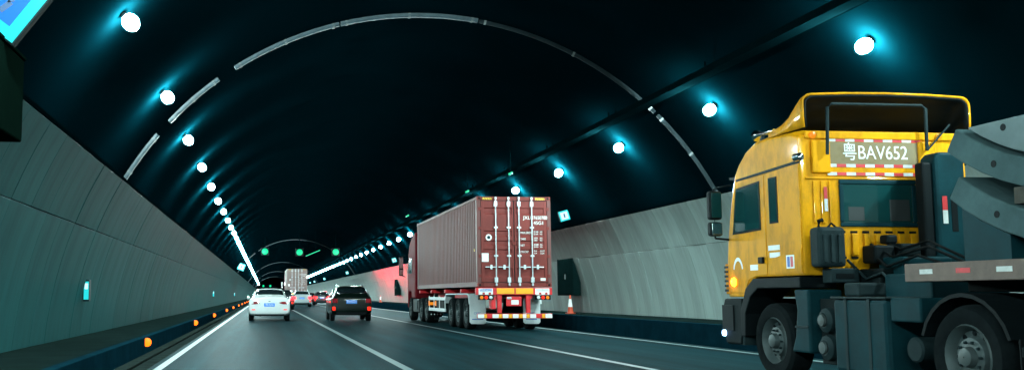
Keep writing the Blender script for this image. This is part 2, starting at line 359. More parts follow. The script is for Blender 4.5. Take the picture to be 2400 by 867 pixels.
# cable tray on the right vault
t = thing('cable_tray', 'dark cable tray running along the right vault above the lamps', 'cable tray')
ta = math.radians(49); tx, tz = XC+(RV-.34)*math.cos(ta), ZC+(RV-.34)*math.sin(ta)
MB().box(tx-.16, tx+.16, Y0, 460, tz-.02, tz+.0).box(tx-.17, tx-.161, Y0, 460, tz-.03, tz+.12).box(tx+.161, tx+.17, Y0, 460, tz-.03, tz+.12).build('tray', 'tray', t)
for k in range(40):
    y = 2+k*6.; B('hanger', 'tray', t, tx-.12, tx-.09, y, y+.03, tz+.001, tz+.26); B('hanger', 'tray', t, tx+.09, tx+.12, y, y+.03, tz+.001, tz+.34)
# green reflection streaks of the signals, built as added glowing bars
for (px, py, pz, L, l) in ((8.9, 34.3, 5.55, .42, 'nearest of the three added green reflection streaks above the container'), (8.9, 41.9, 5.70, .55, 'middle added green reflection streak above the container truck'), (8.9, 59.9, 6.08, .95, 'farthest of the three added green reflection streaks, left of the container roof')):
    t = thing('reflection_streak', l, 'reflection streak', (px, py, pz), 'added green reflection streaks')
    MB().box(-.03, .03, -L/2, L/2, -.03, .03).build('tube', 'greenstreak', t)
    MB().box(-.045, .045, -L/2-.06, L/2+.06, .031, .06).build('batten', 'tray', t)
    MB().tube([(0, 0, .06), (0, 0, math.sqrt((RV-.01)**2-(px-XC)**2)+ZC-pz)], .012, 5).build('hanger', 'tray', t)

# ------------------------------------------------------------------ lane signals
def signal(x, y, z, r, l):
    t = thing('lane_signal', l, 'signal', (x, y, z), 'green lane signals')
    MB().box(-r*1.25, r*1.25, .0, .25, -r*1.25, r*1.25).build('housing', 'blackmetal', t, bevel=.03)
    MB().lathe([(0, r), (-.03, r*.96), (-.06, r*.7), (-.07, r*.05)], (0, -.002, 0), 'y', 20).build('lens', 'green', t)
    MB().tube([(0, .12, r*1.2), (0, .12, math.sqrt(RV**2-(x-XC)**2)+ZC-z-.01)], .04, 6).build('hanger', 'tray', t)
signal(.05, 105, 5.82, .34, 'round green lane signal over the left lane')
signal(3.77, 105, 5.75, .34, 'round green lane signal over the middle lane')
signal(7.70, 105, 5.80, .34, 'round green lane signal over the right lane')
signal(-.4, 480, 5.6, .5, 'tiny far green signal, left one above the white car roof')
signal(3.0, 480, 5.6, .5, 'tiny far green signal, right one above the white car roof')
t = thing('reflection_streak', 'long slanted added green reflection streak between the middle and right lane signals', 'reflection streak', (5.32, 107, 5.75), 'added green reflection streaks')  # reflection of a green signal, built as an added glowing bar
MB().box(-.85, .85, -.03, .03, -.04, .04, RY(-.40)).build('tube', 'greenstreak', t)
MB().tube([(.3, .0, .16), (.3, 0, math.sqrt(RV**2-(5.62-XC)**2)+ZC-5.76)], .02, 5).build('hanger', 'tray', t)

# ------------------------------------------------------------------ lit signs
def exit_sign(x, y, z, s, ang, l, grp, big=False):
    t = thing('exit_sign', l, 'sign', (x, y, z), grp); t.rotation_euler = (0, ang, 0)
    MB().box(-s/2, s/2, 0, .12, -s/2, s/2).build('housing', 'blackmetal', t, bevel=.01)
    k = s/2*.96
    MB().box(-k, k, -.012, -.002, -k, k).build('border', 'signcyan', t)
    q = k*.74
    f = MB().box(-q, q, -.020, -.013, -q, q).build('face', 'signblue' if big else 'signwhite', t)
    if big:
        # running figure beside a doorway, blocked in
        MB().box(-q*.9, -q*.3, -.026, -.021, -q*.85, q*.85).build('doorway', 'signwhite', f)
        g = MB().lathe([(0, q*.14), (-.004, q*.14)], (q*.4, -.022, q*.6), 'y', 14)
        for (ax_, az, bx_, bz, w_) in ((-.3, .45, -.4, -.1, .13), (-.38, .3, .05, .15, .08), (-.4, .3, -.7, .05, .08), (-.4, -.1, -.1, -.4, .1), (-.1, -.4, -.2, -.8, .09), (-.4, -.1, -.75, -.55, .1)):
            a, b_ = Vector((ax_*q+.7*q, 0, az*q)), Vector((bx_*q+.7*q, 0, bz*q)); d = (b_-a).normalized(); n = Vector((-d.z, 0, d.x))*w_*q
            pts = [a+n, b_+n, b_-n, a-n]
            g.prism([(p.x, p.z) for p in pts], -.026, -.022, 'y')
        g.build('running_figure', 'signink', f)
    else:
        MB().box(-q*.22, q*.22, -.025, -.021, -q*.55, q*.55).build('pictogram', 'signink', f)
    side = -1 if x < XC else 1
    MB().tube([(side*s*.2, .06, 0), (side*(s*.5+.30), .06, 0)], .02, 6).build('bracket', 'blackmetal', t)
for i, y in enumerate((36.0, 85.0, 134., 185., 222., 243.)):
    exit_sign(11.42, y, 4.17 if i == 0 else 4.22, .40, math.radians(-16), ['nearest small lit exit sign on the right wall beside the container', 'second lit exit sign on the right wall, left of the red cab', 'third lit exit sign on the right wall above the black car'][i] if i < 3 else '%s lit exit sign on the right wall, tiny and far, counted from the camera' % ordn[i], 'lit exit signs on the right wall')
exit_sign(-2.75, 117, 4.5, .85, math.radians(20), 'lit cyan exit sign at the far end of the left wall', 'lit exit signs on the left wall')
exit_sign(-3.02, 11.2, 4.75, 1.10, math.radians(36), 'big near lit blue exit sign cut by the top left corner', 'lit exit signs on the left wall', True)
t = thing('equipment_cabinet', 'dark green glossy metal cabinet fixed to the left wall top', 'cabinet', (-3.55, 11.0, 3.02))
B('body', 'cabinet', t, -.45, .55, -.8, 1.2, .0, 1.02, .02)
B('lid', 'cabinet', t, -.47, .57, -.82, 1.22, 1.025, 1.07, .01)
B('door', 'cabinet', t, -.40, .50, -.83, -.805, .06, .97, .008)
MB().tube([(-.25, .3, 0), (-.6, .3, -.2)], .03, 6).build('bracket', 'blackmetal', t)
# small lit call boxes on the left wall
for i, y in enumerate((22.4, 77.4, 132.)):
    t = thing('wall_indicator', ['nearest small lit cyan indicator box on the left wall', 'second, tiny lit indicator box farther along the left wall', 'third, farthest indicator box on the left wall'][i], 'indicator', (arc(RP, 1.25, -1), y, 1.25), 'indicator boxes on the left wall')
    B('casing', 'blackmetal', t, .0, .13, -.11, .11, -.24, .24, .01)
    B('lit_face', 'signcyan', t, .012, .118, -.118, -.111, -.20, .20)
    B('symbol', 'signwhite', t, .03, .10, -.123, -.1185, .03, .16)
# amber delineators on the left kerb
for i, y in enumerate([19.5, 33.0, 45.2, 60.1, 73, 88.5, 102, 116, 130, 144, 158, 172, 188]):
    l = '%s amber delineator lamp on the left kerb, counted from the camera' % ordn[i] 
    t = thing('kerb_delineator', l, 'delineator', (KL, y, .23), 'amber delineators on the left kerb')
    MB().prism([(-.02, -.075), (.035, -.075), (.035, .06), (.0, .085), (-.02, .085)], -.03, .06, 'y').build('holder', 'blackmetal', t)
    MB().lathe([(0, .085), (-.012, .075), (-.02, .04), (-.022, .004)], (.03, -.031, .0), 'y', 14).build('lens', 'delin', t)
# hatches in the right wall
for i, (y, z) in enumerate(((37.6, 1.87), (87.5, 1.83))):
    t = thing('wall_hatch', ['large dark steel hatch in the right wall beside the container truck', 'far dark hatch in the right wall left of the red cab'][i], 'hatch', (arc(RP, z, 1), y, z), 'hatches in the right wall')
    x = -.24
    B('frame', 'hatch', t, x, x+.30, -1.02, 1.02, -.74, .74, .01)
    B('door', 'hatch', t, x-.012, x-.001, -.96, -.005, -.68, .68, .004); B('door', 'hatch', t, x-.012, x-.001, .005, .96, -.68, .68, .004)
    B('handle', 'lampmetal', t, x-.04, x-.013, -.12, -.08, -.1, .1)
# traffic cones on the right walkway
for i, (x, y) in enumerate(((11.1, 34.5), (11.1, 92.5))):
    t = thing('traffic_cone', ['orange and white traffic cone on the right walkway below the hatch', 'far orange and white traffic cone right of the black car'][i], 'cone', (x, y, .475), 'traffic cones on the right walkway'); t.scale = (.75, .75, .95)
    B('base', 'conered', t, -.19, .19, -.19, .19, .0, .04, .01)
    MB().lathe([(.04, .15), (.26, .105)], (0, 0, 0), 'z', 18).build('body', 'conered', t, smooth=True)
    MB().lathe([(.2601, .108), (.56, .058)], (0, 0, 0), 'z', 18).build('white_band', 'sticker', t, smooth=True)
    MB().lathe([(.5601, .055), (.70, .03), (.71, .02)], (0, 0, 0), 'z', 18).build('tip', 'conered', t, smooth=True)
# ------------------------------------------------------------------ wheels
def wheel(t, x, y, r, wd, side, m='rubber', rim='rim', car=False):
    """side -1: outer face towards -x. Placed at outer-face x."""
    s = -side
    prof = [(0.02, r*.62), (.0, r*.70), (.0, r*.90), (.035*wd/.3, r*.985), (wd*.3, r), (wd*.7, r), (wd-.02, r*.98), (wd, r*.9), (wd, r*.62)]
    o = MB().lathe([(a*s, q) for a, q in prof], (x, y, r), 'x', 32, False).build('wheel', m, t, smooth=True)
    if car: rp = [(.03, r*.62), (.015, r*.60), (.03, r*.5), (.05, r*.2), (.04, r*.14), (.04, .005)]
    else: rp = [(.02, r*.62), (.005, r*.60), (.03, r*.56), (.10, r*.50), (.11, r*.40), (.05, r*.36), (.04, r*.20), (-.02, r*.17), (-.03, r*.12), (-.03, .005)]
    ri = MB().lathe([(a*s, q) for a, q in rp], (x, y, r), 'x', 28, False).build('rim', rim, o, smooth=True)
    if not car:
        g = MB()
        for k in range(10):
            q = 2*PI*k/10; g.lathe([(.06*s, .016), (.02*s, .016), (.015*s, .008)], (x, y+math.cos(q)*r*.285, r+math.sin(q)*r*.285), 'x', 6)
        g.build('wheel_nuts', 'grime', o)
        h = MB()
        for k in range(10):
            q = 2*PI*(k+.5)/10; h.lathe([(.112*s, .028), (.100*s, .028)], (x, y+math.cos(q)*r*.45, r+math.sin(q)*r*.45), 'x', 10)
        h.build('vent_holes', 'dark', o)
    else:
        g = MB()
        for k in range(5):
            q = 2*PI*k/5; g.box(x+s*.012, x+s*.03, y-.03, y+.03, r+r*.12, r+r*.56, RX(q), (x+s*.02, y, r))
        g.build('spokes', rim, o)
    return o

# ------------------------------------------------------------------ shipping container (origin: rear left bottom corner, rear face at y=0, length to +y)
CW, CH, CL = 2.44, 2.90, 12.19
def container(loc, label):
    t = thing('shipping_container', label, 'container', loc, 'shipping containers on trucks')
    p = .12
    fr = MB()
    for x0 in (0, CW-p):
        for y0 in (0, CL-p): fr.box(x0, x0+p, y0, y0+p, .118, CH-.118)
    fr.build('corner_post', 'container_side', t, bevel=.01)
    rl = MB()
    for x0 in (.004, CW-.074): rl.box(x0, x0+.07, p+.06, CL-p-.06, .005, .16).box(x0, x0+.07, p+.06, CL-p-.06, CH-.09, CH-.01)
    rl.build('side_rail', 'container_side', t, bevel=.006)
    MB().box(p+.065, CW-p-.065, .004, .12, .0, .13).box(p+.065, CW-p-.065, .004, .12, CH-.125, CH-.004).build('door_frame', 'container', t, bevel=.008)
    MB().box(p, CW-p, CL-.12, CL-.02, .0, CH-.02).build('front_wall', 'container_side', t)
    for x0 in (0, CW-.178):
        for y0 in (0, CL-.178):
            for z0 in (0, CH-.118):
                o = B('corner_casting', 'container', t, x0-.006, x0+.172, y0-.006, y0+.172, z0, z0+.118, .012)
                if y0 == 0: MB().lathe([(0, .038), (-.003, .038)], (x0+.083, -.007, z0+.06), 'y', 12).build('lifting_eye', 'dark', o)
    # corrugated side walls
    pit, dep = .278, .040
    n = int((CL-.28)/pit); y0 = (CL-n*pit)/2
    for side, xf in ((-1, .022), (1, CW-.022)):
        rows = [[], []]
        for k in range(n):
            for f, d in ((0, 0), (.25, 0), (.5, 1), (.75, 1)):
                y = y0+(k+f)*pit; x = xf-side*d*dep
                rows[0].append((x, y, .165)); rows[1].append((x, y, CH-.092))
        rows[0].append((xf, y0+n*pit, .165)); rows[1].append((xf, y0+n*pit, CH-.092))
        g = MB().grid(rows); g.box(xf-.01, xf+.01, p, y0, .165, CH-.092); g.box(xf-.01, xf+.01, y0+n*pit, CL-p, .165, CH-.092)
        g.build('side_panel', 'container_side', t)
    B('roof', 'container_side', t, .075, CW-.075, p, CL-p, CH-.06, CH-.02)
    B('floor', 'blackmetal', t, .08, CW-.08, .13, CL-p, .02, .14)
    # doors with pressed recesses
    for d, (xa, xb) in enumerate(((.135, CW/2-.016), (CW/2+.016, CW-.135))):
        dn = B('door', 'container', t, xa, xb, .045, .085, .145, CH-.14)
        B('gasket', 'gasket', dn, xa-.016, xb+.016, .060, .075, .13, CH-.126)
        rows = []
        prof = [(.16, .0)]
        for zc, hh in ((.45, .15), (1.12, .085), (1.40, .085), (1.70, .10), (2.43, .11)):
            prof += [(zc-hh, 0), (zc-hh+.045, .036), (zc+hh-.03, .036), (zc+hh, .0)]
        prof.append((CH-.155, 0))
        xi0, xi1 = xa+.10, xb-.05 if d == 0 else xb-.10
        if d == 1: xi0 = xa+.05
        MB().grid([[(x, .006+dy, z) for x in (xi0, (xi0+xi1)/2, xi1)] for z, dy in prof]).build('pressed_sheet', 'container', dn)
        MB().box(xa, xi0, .002, .044, .146, CH-.141).box(xi1, xb, .002, .044, .146, CH-.141).build('door_stile', 'container', dn, bevel=.006)
        hx = xa-.035 if d == 0 else xb+.035
        for hz in (.35, .98, 1.88, 2.5): B('hinge', 'container', dn, hx-.05, hx+.05, -.012, .0, hz-.05, hz+.05, .005)
    for bx in (.61, 1.035, 1.375, 1.80):
        o = MB().tube([(bx, -.045, .10), (bx, -.045, CH-.09)], .021, 10).build('locking_bar', 'galv', t, smooth=True)
        for z in (.22, CH-.24): B('bracket', 'galv', o, bx-.055, bx+.055, -.062, -.006, z-.085, z+.085, .012)
        for z in (.99, 1.90): B('guide', 'galv', o, bx-.065, bx+.065, -.06, -.004, z-.028, z+.028, .008)
        for z in (.07, CH-.055): B('cam', 'galv', o, bx-.03, bx+.03, -.07, -.012, z-.04, z+.04, .01)
    for bx, s in ((.61, -1), (1.035, -1), (1.375, 1), (1.80, 1)):
        h = MB().box(min(bx+s*.02, bx+s*.36), max(bx+s*.02, bx+s*.36), -.082, -.062, .615, .645).box(min(bx+s*.13, bx+s*.20), max(bx+s*.13, bx+s*.20), -.088, -.05, .56, .70)
        h.build('door_handle', 'galv', t, bevel=.006)
    B('centre_lock', 'container', t, CW/2-.05, CW/2+.05, -.02, -.001, 1.34, 1.44, .006)
    # hazard strips on the header
    for xa in (.20, CW-.50):
        o = B('hazard_strip', 'yellowst', t, xa, xa+.30, -.002, .003, CH-.105, CH-.035)
        g = MB()
        for k in range(5):
            x = xa+.03+k*.055; g.prism([(x, CH-.1045), (x+.02, CH-.1045), (x+.045, CH-.0355), (x+.025, CH-.0355)], -.0045, -.0025, 'y')
        g.build('hazard_stripes', 'dark', o)
    # stickers and lettering
    MB().lathe([(0, .10), (-.003, .10)], (.385, .003, 1.58), 'y', 24).build('round_sticker', 'sticker', t)
    MB().lathe([(0, .055), (-.002, .055)], (.385, -.0005, 1.58), 'y', 20).build('emblem', 'bluegrey', t)
    B('square_sticker', 'sticker', t, .13+.02, .13+.24, -.004, .001, .80, 1.07)
    B('small_sticker', 'sticker', t, 2.07, 2.23, -.004, .003, .20, .28)
    MB().prism([(.33, 1.15), (.45, 1.15), (.45, 1.24)], -.006, .002, 'x').build('triangle_sticker', 'yellowst', t)
    def line(s, x, z, size, al='LEFT', sx=1): text('lettering', s, size, 'letter', t, (x, -.002, z), align=al, sx=sx)
    line('JXLU', 1.53, 2.215, .155); line('765078', 1.865, 2.215, .155, sx=.85); line('0', 2.245, 2.215, .16)
    line('45G1', 1.865, 2.05, .155)
    for k, (a, b_, c) in enumerate((('MAX.GROSS', '32.500', 'KG'), ('TARE', '3.820', 'KG'), ('NET', '28.680', 'KG'), ('CU.CAP', '76.4', 'CU.M'))):
        z = 1.735-k*.205
        line(a, 1.425, z, .095, sx=.78); line(b_, 1.86, z+.03, .075, sx=.8); line(c, 2.07, z+.03, .075, sx=.8); line(b_, 1.86, z-.045, .07, sx=.8); line(c, 2.07, z-.045, .07, sx=.8)
    return t
def chassis(loc, label):
    """skeletal trailer; origin at ground below the container's rear left corner"""
    t = thing('container_trailer', label, 'trailer', loc, 'container trailers')
    zt = 1.40
    for x in (.62, 1.62): B('main_beam', 'red', t, x, x+.2, .1, 11.6, zt-.36, zt-.06, .01)
    for y in (.12, 2.6, 5.6, 8.6, 11.5): B('cross_beam', 'red', t, .0, CW, y, y+.18, zt-.17, zt-.045, .01)
    B('rear_beam', 'red', t, -.06, CW+.0, -.02, .10, 1.155, zt-.01, .015)
    for xa in (.62, 1.24): B('orange_plate', 'orange_retro', t, xa, xa+.57, -.032, -.0215, 1.185, 1.365, .006)
    for xa, m_ in ((.03, 'blueink'), (1.88, 'whitest')):
        B('sticker', 'sticker', t, xa, xa+.46, -.026, -.021, 1.165, 1.36)
        B('code_band', m_, t, xa+.03, xa+.43, -.030, -.0265, 1.27, 1.35)
        for k in range(2): B('red_tape', 'redst', t, xa+.12+.2*k, xa+.20+.2*k, -.029, -.0265, 1.168, 1.235)
    text('lettering', '粤B8G62挂', .085, 'letter', t, (.26, -.0305, 1.31))
    for x in (.72, 1.66):
        B('rear_post', 'red', t, x-.07, x+.07, .02, .14, .58, 1.154, .012)
    bar = B('underrun_bar', 'red', t, -.03, CW-.02, -.06, .04, .41, .56, .02)
    segs = [(-.02, .19, 'sticker'), (.19, .28, 'orange_retro'), (.46, .66, 'sticker'), (.66, .77, 'orange_retro'), (.79, .98, 'sticker'), (1.0, 1.10, 'orange_retro'), (1.12, 1.31, 'sticker'), (1.33, 1.44, 'orange_retro'), (1.45, 1.56, 'sticker'), (1.57, 1.67, 'orange_retro'), (1.69, 1.88, 'sticker'), (2.08, 2.17, 'orange_retro'), (2.19, 2.41, 'sticker')]
    for xa, xb, m_ in segs: B('reflective_band', m_, bar, xa, xb, -.066, -.061, .425, .545)
    for x0 in (.06, 1.92):
        bx = B('light_box', 'dark', t, x0-.03, x0+.47, .0, .12, 1.0, 1.145, .012)
        order = ('amber', 'reflamp', 'clear') if x0 < 1 else ('clear', 'reflamp', 'amber')
        for k, m_ in enumerate(order):
            MB().lathe([(0, .056), (-.02, .05), (-.03, .02), (-.031, .004)], (x0+.07+k*.15, -.001, 1.072), 'y', 18).build('lamp', m_, bx)
    o = B('plate_board', 'red', t, .93, 1.43, -.01, .015, .80, 1.10, .01)
    B('number_plate', 'sticker', o, 1.09, 1.33, -.018, -.011, .85, .99); B('plate_lamp', 'clear', o, .95, 1.10, -.03, -.011, 1.02, 1.09, .01)
    B('red_bracket', 'red', t, .46, .60, .05, .4, .70, 1.10, .01)
    for x0, x1 in ((-.03, .52), (1.78, 2.36)):
        f = MB()
        f.prism([(x0+.06, .20), (x1-.06, .20), (x1, .26), (x1, 1.14), (x0, 1.14), (x0, .26)], 1.10, 1.13, 'y'); f = f.build('mudflap', 'whiteplastic', t, bevel=.01)
        text('lettering', 'CIMC', .10, 'blueink', f, (x0+.26, 1.097, .55)); B('print_line', 'blueink', f, x0+.08, x0+.46, 1.096, 1.0995, .34, .37)
        B('panel', 'whiteplastic', f, x0+.14, x0+.42, 1.09, 1.0995, .66, .92, .01)
    for y in (2.05, 3.40, 4.75):
        for sd, x in ((-1, .03), (1, CW-.03)): wheel(t, x, y, .52, .32, sd)
        MB().tube([(.2, y, .52), (CW-.2, y, .52)], .075, 10).build('axle', 'blackmetal', t)
    for x0, x1 in ((-.02, .34), (CW-.34, CW+.02)):
        # a long fender with chamfered ends
        poly = [(1.25, .86), (1.35, 1.12), (1.5, 1.20), (5.35, 1.20), (5.5, 1.12), (5.6, .86), (5.56, .85), (5.44, 1.09), (5.32, 1.165), (1.52, 1.165), (1.38, 1.10), (1.29, .85)]
        MB().prism(poly, x0, x1, 'x').build('fender', 'whiteplastic', t)
    for x in (.02, CW-.06):
        for z in (.52, .95): B('side_guard_rail', 'whiteplastic', t, x, x+.04, 5.75, 9.4, z, z+.12, .008)
        for y in (5.8, 7.0, 8.2, 9.3): B('side_guard_post', 'whiteplastic', t, x+.005, x+.035, y, y+.07, .64, 1.12, .004)
        for y in (7.6, 9.15): B('side_marker', 'amber', t, x-.012, x-.001, y, y+.22, .72, .92, .004)
    B('tool_box', 'blackmetal', t, .1, .6, 6.4, 8.0, .45, .98, .02)
    for x in (.3, CW-.45): B('landing_leg', 'blackmetal', t, x, x+.15, 9.5, 9.65, .12, 1.2, .01)
    return t
def red_tractor(loc, label):
    t = thing('tractor_truck', label, 'truck', loc, 'tractor units pulling containers')
    prof = [(12.75, 1.0), (14.0, 1.0), (14.1, 1.3), (14.9, 1.3), (15.0, .55), (15.18, .55), (15.22, 1.9), (14.98, 3.0), (14.6, 3.5), (13.6, 3.92), (12.85, 3.98), (12.75, 3.9)]
    MB().prism(prof, .0, 2.44, 'x').build('cab', 'cabred', t, bevel=.07)
    for x0, x1 in ((-.012, .001), (2.439, 2.452)):
        MB().prism([(13.75, 2.15), (14.95, 2.15), (14.78, 2.85), (13.75, 2.85)], x0, x1, 'x').build('side_window', 'glass', t)
        MB().prism([(12.95, 1.05), (13.60, 1.05), (13.60, 3.6), (12.95, 3.75)], x0+.003, x1-.003, 'x').build('sleeper_panel', 'cabred', t, bevel=.003)
    for x, s in ((-.42, -1), (2.66, 1)):
        o = B('mirror', 'dark', t, x, x+.2, 15.05, 15.25, 2.05, 2.95, .04)
        B('mirror_glass', 'chrome', o, x+.02, x+.18, 15.035, 15.049, 2.4, 2.9)
        B('mirror_glass', 'chrome', o, x+.02, x+.18, 15.035, 15.049, 2.1, 2.34)
        MB().tube([(x+.1, 15.15, 2.95), (x+.3 if s < 0 else x-.1, 15.1, 3.02)], .02, 6).tube([(x+.1, 15.15, 2.08), (x+.3 if s < 0 else x-.1, 15.1, 2.0)], .02, 6).build('mirror_arm', 'dark', o)
    B('side_fairing', 'dark', t, .02, .35, 11.9, 13.6, .40, .98, .03); B('side_fairing', 'dark', t, 2.09, 2.42, 11.9, 13.6, .40, .98, .03)
    B('battery_box', 'grime', t, -.005, .019, 12.3, 12.9, .5, .9, .01)
    for x in (.62, 1.62): B('frame_rail', 'blackmetal', t, x, x+.2, 9.3, 14.9, .75, 1.0, .01)
    for y in (10.05, 11.40):
        for sd, x in ((-1, .02), (1, 2.42)): wheel(t, x, y, .52, .5, sd)
    for sd, x in ((-1, .02), (1, 2.42)): wheel(t, x, 14.45, .52, .32, sd)
    B('mudflap', 'dark', t, .02, .58, 9.42, 9.45, .25, 1.0, .01); B('mudflap', 'dark', t, 1.86, 2.42, 9.42, 9.45, .25, 1.0, .01)
    B('rear_lamp', 'amber', t, .06, .30, 9.385, 9.415, .74, .86, .01); B('rear_lamp', 'amber', t, 2.14, 2.38, 9.385, 9.415, .74, .86, .01)
    g = B('lamp_bar', 'dark', t, .0, .62, 9.36, 9.39, .30, .42, .01)
    for k in range(4): MB().lathe([(0, .03), (-.012, .022)], (.12+.13*k, 9.359, .36), 'y', 10).build('small_lamp', 'clear', g)
    B('exhaust_stack', 'dark', t, .9, 1.5, 12.35, 12.7, 1.0, 2.6, .06)
    return t
TX, TY = 6.78, 30.5
ct = container((TX, TY, 1.41), 'maroon corrugated shipping container with closed rear doors, nearest the camera')
ch = chassis((TX, TY, 0), 'red skeletal trailer with white mudflaps under the near maroon container')
tr = red_tractor((TX, TY, 0), 'dark red tractor truck pulling the near maroon container')
FX, FY = 2.74, 118.
sw = {'container_maroon': 'container2', 'container_maroon_faded': 'container2'}
for o, l in ((ct, 'far grey brown shipping container in the middle lane, behind the silver car'), (ch, 'far container trailer in the middle lane, partly hidden by the silver car'), (tr, 'far red tractor truck ahead of the grey brown container')):
    c = copy_tree(o, None, sw if o is ct else None); c.location = (FX, FY, o.location.z); c['label'] = l

# ------------------------------------------------------------------ cars
def car(name, label, loc, kind, paint, lights='tail', grp='cars ahead in the tunnel', plate=None, detail=True):
    t = thing(name, label, 'car', loc, grp)
    sed = kind == 'sedan'
    if sed:
        S = [(0.0, .40, .85, .80, .68, .90), (.03, .32, .895, .90, .72, 1.00), (.06, .30, .905, .915, .73, 1.03), (.14, .27, .915, .935, .735, 1.06), (.38, .23, .92, .95, .71, 1.09), (.62, .21, .92, .955, .68, 1.13), (.95, .2, .92, .955, .625, 1.30), (1.28, .2, .92, .955, .585, 1.42), (1.9, .2, .92, .95, .59, 1.465), (2.6, .2, .92, .94, .58, 1.43), (3.05, .2, .92, .93, .62, 1.22), (3.45, .2, .915, .92, .66, 1.02), (4.1, .22, .89, .86, .62, .93), (4.5, .3, .80, .72, .56, .78), (4.62, .4, .66, .62, .45, .66)]
        wy, wr_, yr = (.92, 3.6), .325, (.66, 1.12)
    else:
        S = [(0.0, .44, .85, .92, .70, 1.02), (.03, .38, .895, .98, .73, 1.08), (.07, .35, .905, .99, .73, 1.14), (.14, .30, .915, 1.0, .72, 1.22), (.30, .27, .92, 1.0, .67, 1.40), (.45, .25, .92, 1.0, .62, 1.50), (.75, .24, .92, 1.0, .61, 1.555), (1.6, .24, .92, 1.0, .62, 1.57), (2.4, .24, .92, .99, .60, 1.52), (2.85, .24, .92, .98, .64, 1.30), (3.2, .24, .915, .97, .68, 1.10), (3.8, .26, .89, .92, .66, 1.0), (4.15, .34, .80, .8, .58, .86), (4.25, .44, .66, .66, .45, .72)]
        wy, wr_, yr = (.80, 3.35), .345, (.12, .44)
    def ring(s):
        y, zb, w_, zl, wr, zt = s
        h = zt-zl
        half = [(0, zb), (w_*.88, zb), (w_*.97, zb+.05), (w_, zb+(zl-zb)*.35), (w_, zb+(zl-zb)*.75), (w_*.985, zl-.02), (w_*.95, zl+.015*min(1, h/.2)), (wr+(w_*.95-wr)*(.5 if h > .2 else .7), zl+h*.45), (wr*1.04, zt-.07*min(1, h/.3)), (wr*.97, zt-.02*min(1, h/.3)), (wr*.85, zt-.004), (0, zt+.012)]
        return [(x, y, z) for x, z in half]+[(-x, y, z) for x, z in half[-2:0:-1]]
    MB().loft([ring(s) for s in S]).build('body', paint, t, smooth='all', sub=2)
    def at(y):
        for a, b_ in zip(S, S[1:]):
            if a[0] <= y <= b_[0]:
                f = (y-a[0])/(b_[0]-a[0]); return [p+(q-p)*f for p, q in zip(a, b_)]
    def top(ya, yb, kx, off, n=5, m_='carglass', nm='rear_window'):
        rows = []
        for i in range(n):
            y = ya+(yb-ya)*i/(n-1); s = at(y); rows.append([])
            for k in range(9):
                u = -1+k/4; x = u*s[4]*kx; z = s[5]+.012-.012*abs(u)-.035*max(0, abs(u)-.7)/.3
                rows[-1].append((x, y-off, z+off))
        return MB().grid(rows).build(nm, m_, t, smooth='all', solid=.008)
    top(yr[0], yr[1], .96, .022)
    if sed: top(2.62, 3.40, .96, -.0, m_='carglass', nm='windscreen').location.z = .022
    else: top(2.45, 3.15, .96, -.0, nm='windscreen').location.z = .022
    for s_ in (-1, 1):
        rows = [[], []]
        y0_, y1_ = (1.02, 3.15) if sed else (.42, 2.95)
        for i in range(12):
            y = y0_+(y1_-y0_)*i/11; q = at(y); h = q[5]-q[3]; w_ = q[2]
            e = min(1, 3.*min(i, 11-i)/11+.25)
            rows[0].append((s_*(w_*.955+.012), y, q[3]+.04)); f = .42+.38*e
            xm = q[4]+(w_*.97-q[4])*.55; ft = (f-.42)/.48
            rows[1].append((s_*(xm+(q[4]*1.03-xm)*max(0, ft)+.022), y, q[3]+h*f))
        MB().grid(rows).build('side_window', 'carglass', t, smooth='all', solid=.006)
        o = MB().lathe([(-.08, .02), (-.06, .065), (.05, .07), (.08, .03)], (s_*.98, (2.75 if sed else 2.6), 1.02 if sed else 1.12), 'y', 10).build('mirror', paint, t, smooth='all'); o.scale = (1, 1, 1)
        for k, y in enumerate(wy):
            wheel(t, s_*.915, y, wr_, .21, s_, car=True)
            MB().lathe([(0, wr_*1.16), (s_*.006, wr_*1.16)], (s_*.90, y, wr_), 'x', 28).build('wheel_arch', 'dark', t)
    if sed:
        for s_ in (-1, 1):
            xs = sorted((s_*.44, s_*.83))
            pts = [(.40, .815), (.56, .86), (.80, .86), (.865, .84), (.86, .78), (.78, .745), (.62, .745), (.50, .77)]
            yy = lambda x: -.005+max(0, x-.62)**2*1.2
            rows = []
            g = MB(); n = len(pts)
            g.add([(s_*x, yy(x)-.022, z) for x, z in pts]+[(s_*x, yy(x)+.09, z) for x, z in pts], [tuple(range(n)), tuple(range(n, 2*n))]+[(i, (i+1) % n, n+(i+1) % n, n+i) for i in range(n)])
            o = g.build('tail_lamp', 'taildim' if lights == 'off' else 'brake', t, bevel=.008)
            if lights == 'off': B('inner_lamp', 'taildim', o, s_*.62-.07, s_*.62+.07, -.034, -.02, .785, .82, .004)
            B('bumper_reflector', 'reflamp', t, min(s_*.62, s_*.78), max(s_*.62, s_*.78), -.014, .06, .49, .53, .006)
        B('bumper_valance', 'dark', t, -.66, .66, .055, .20, .24, .315, .02)
        B('boot_badge', 'chrome', t, -.05, .05, -.006, .03, .855, .885, .008)
        B('boot_seam', 'grime', t, -.5, .5, .004, .06, .60, .606)
        MB().tube([(-.38, .03, .26), (-.38, .3, .26)], .045, 10).build('exhaust_pipe', 'dark', t)
        pz, pw = .72, .235
    else:
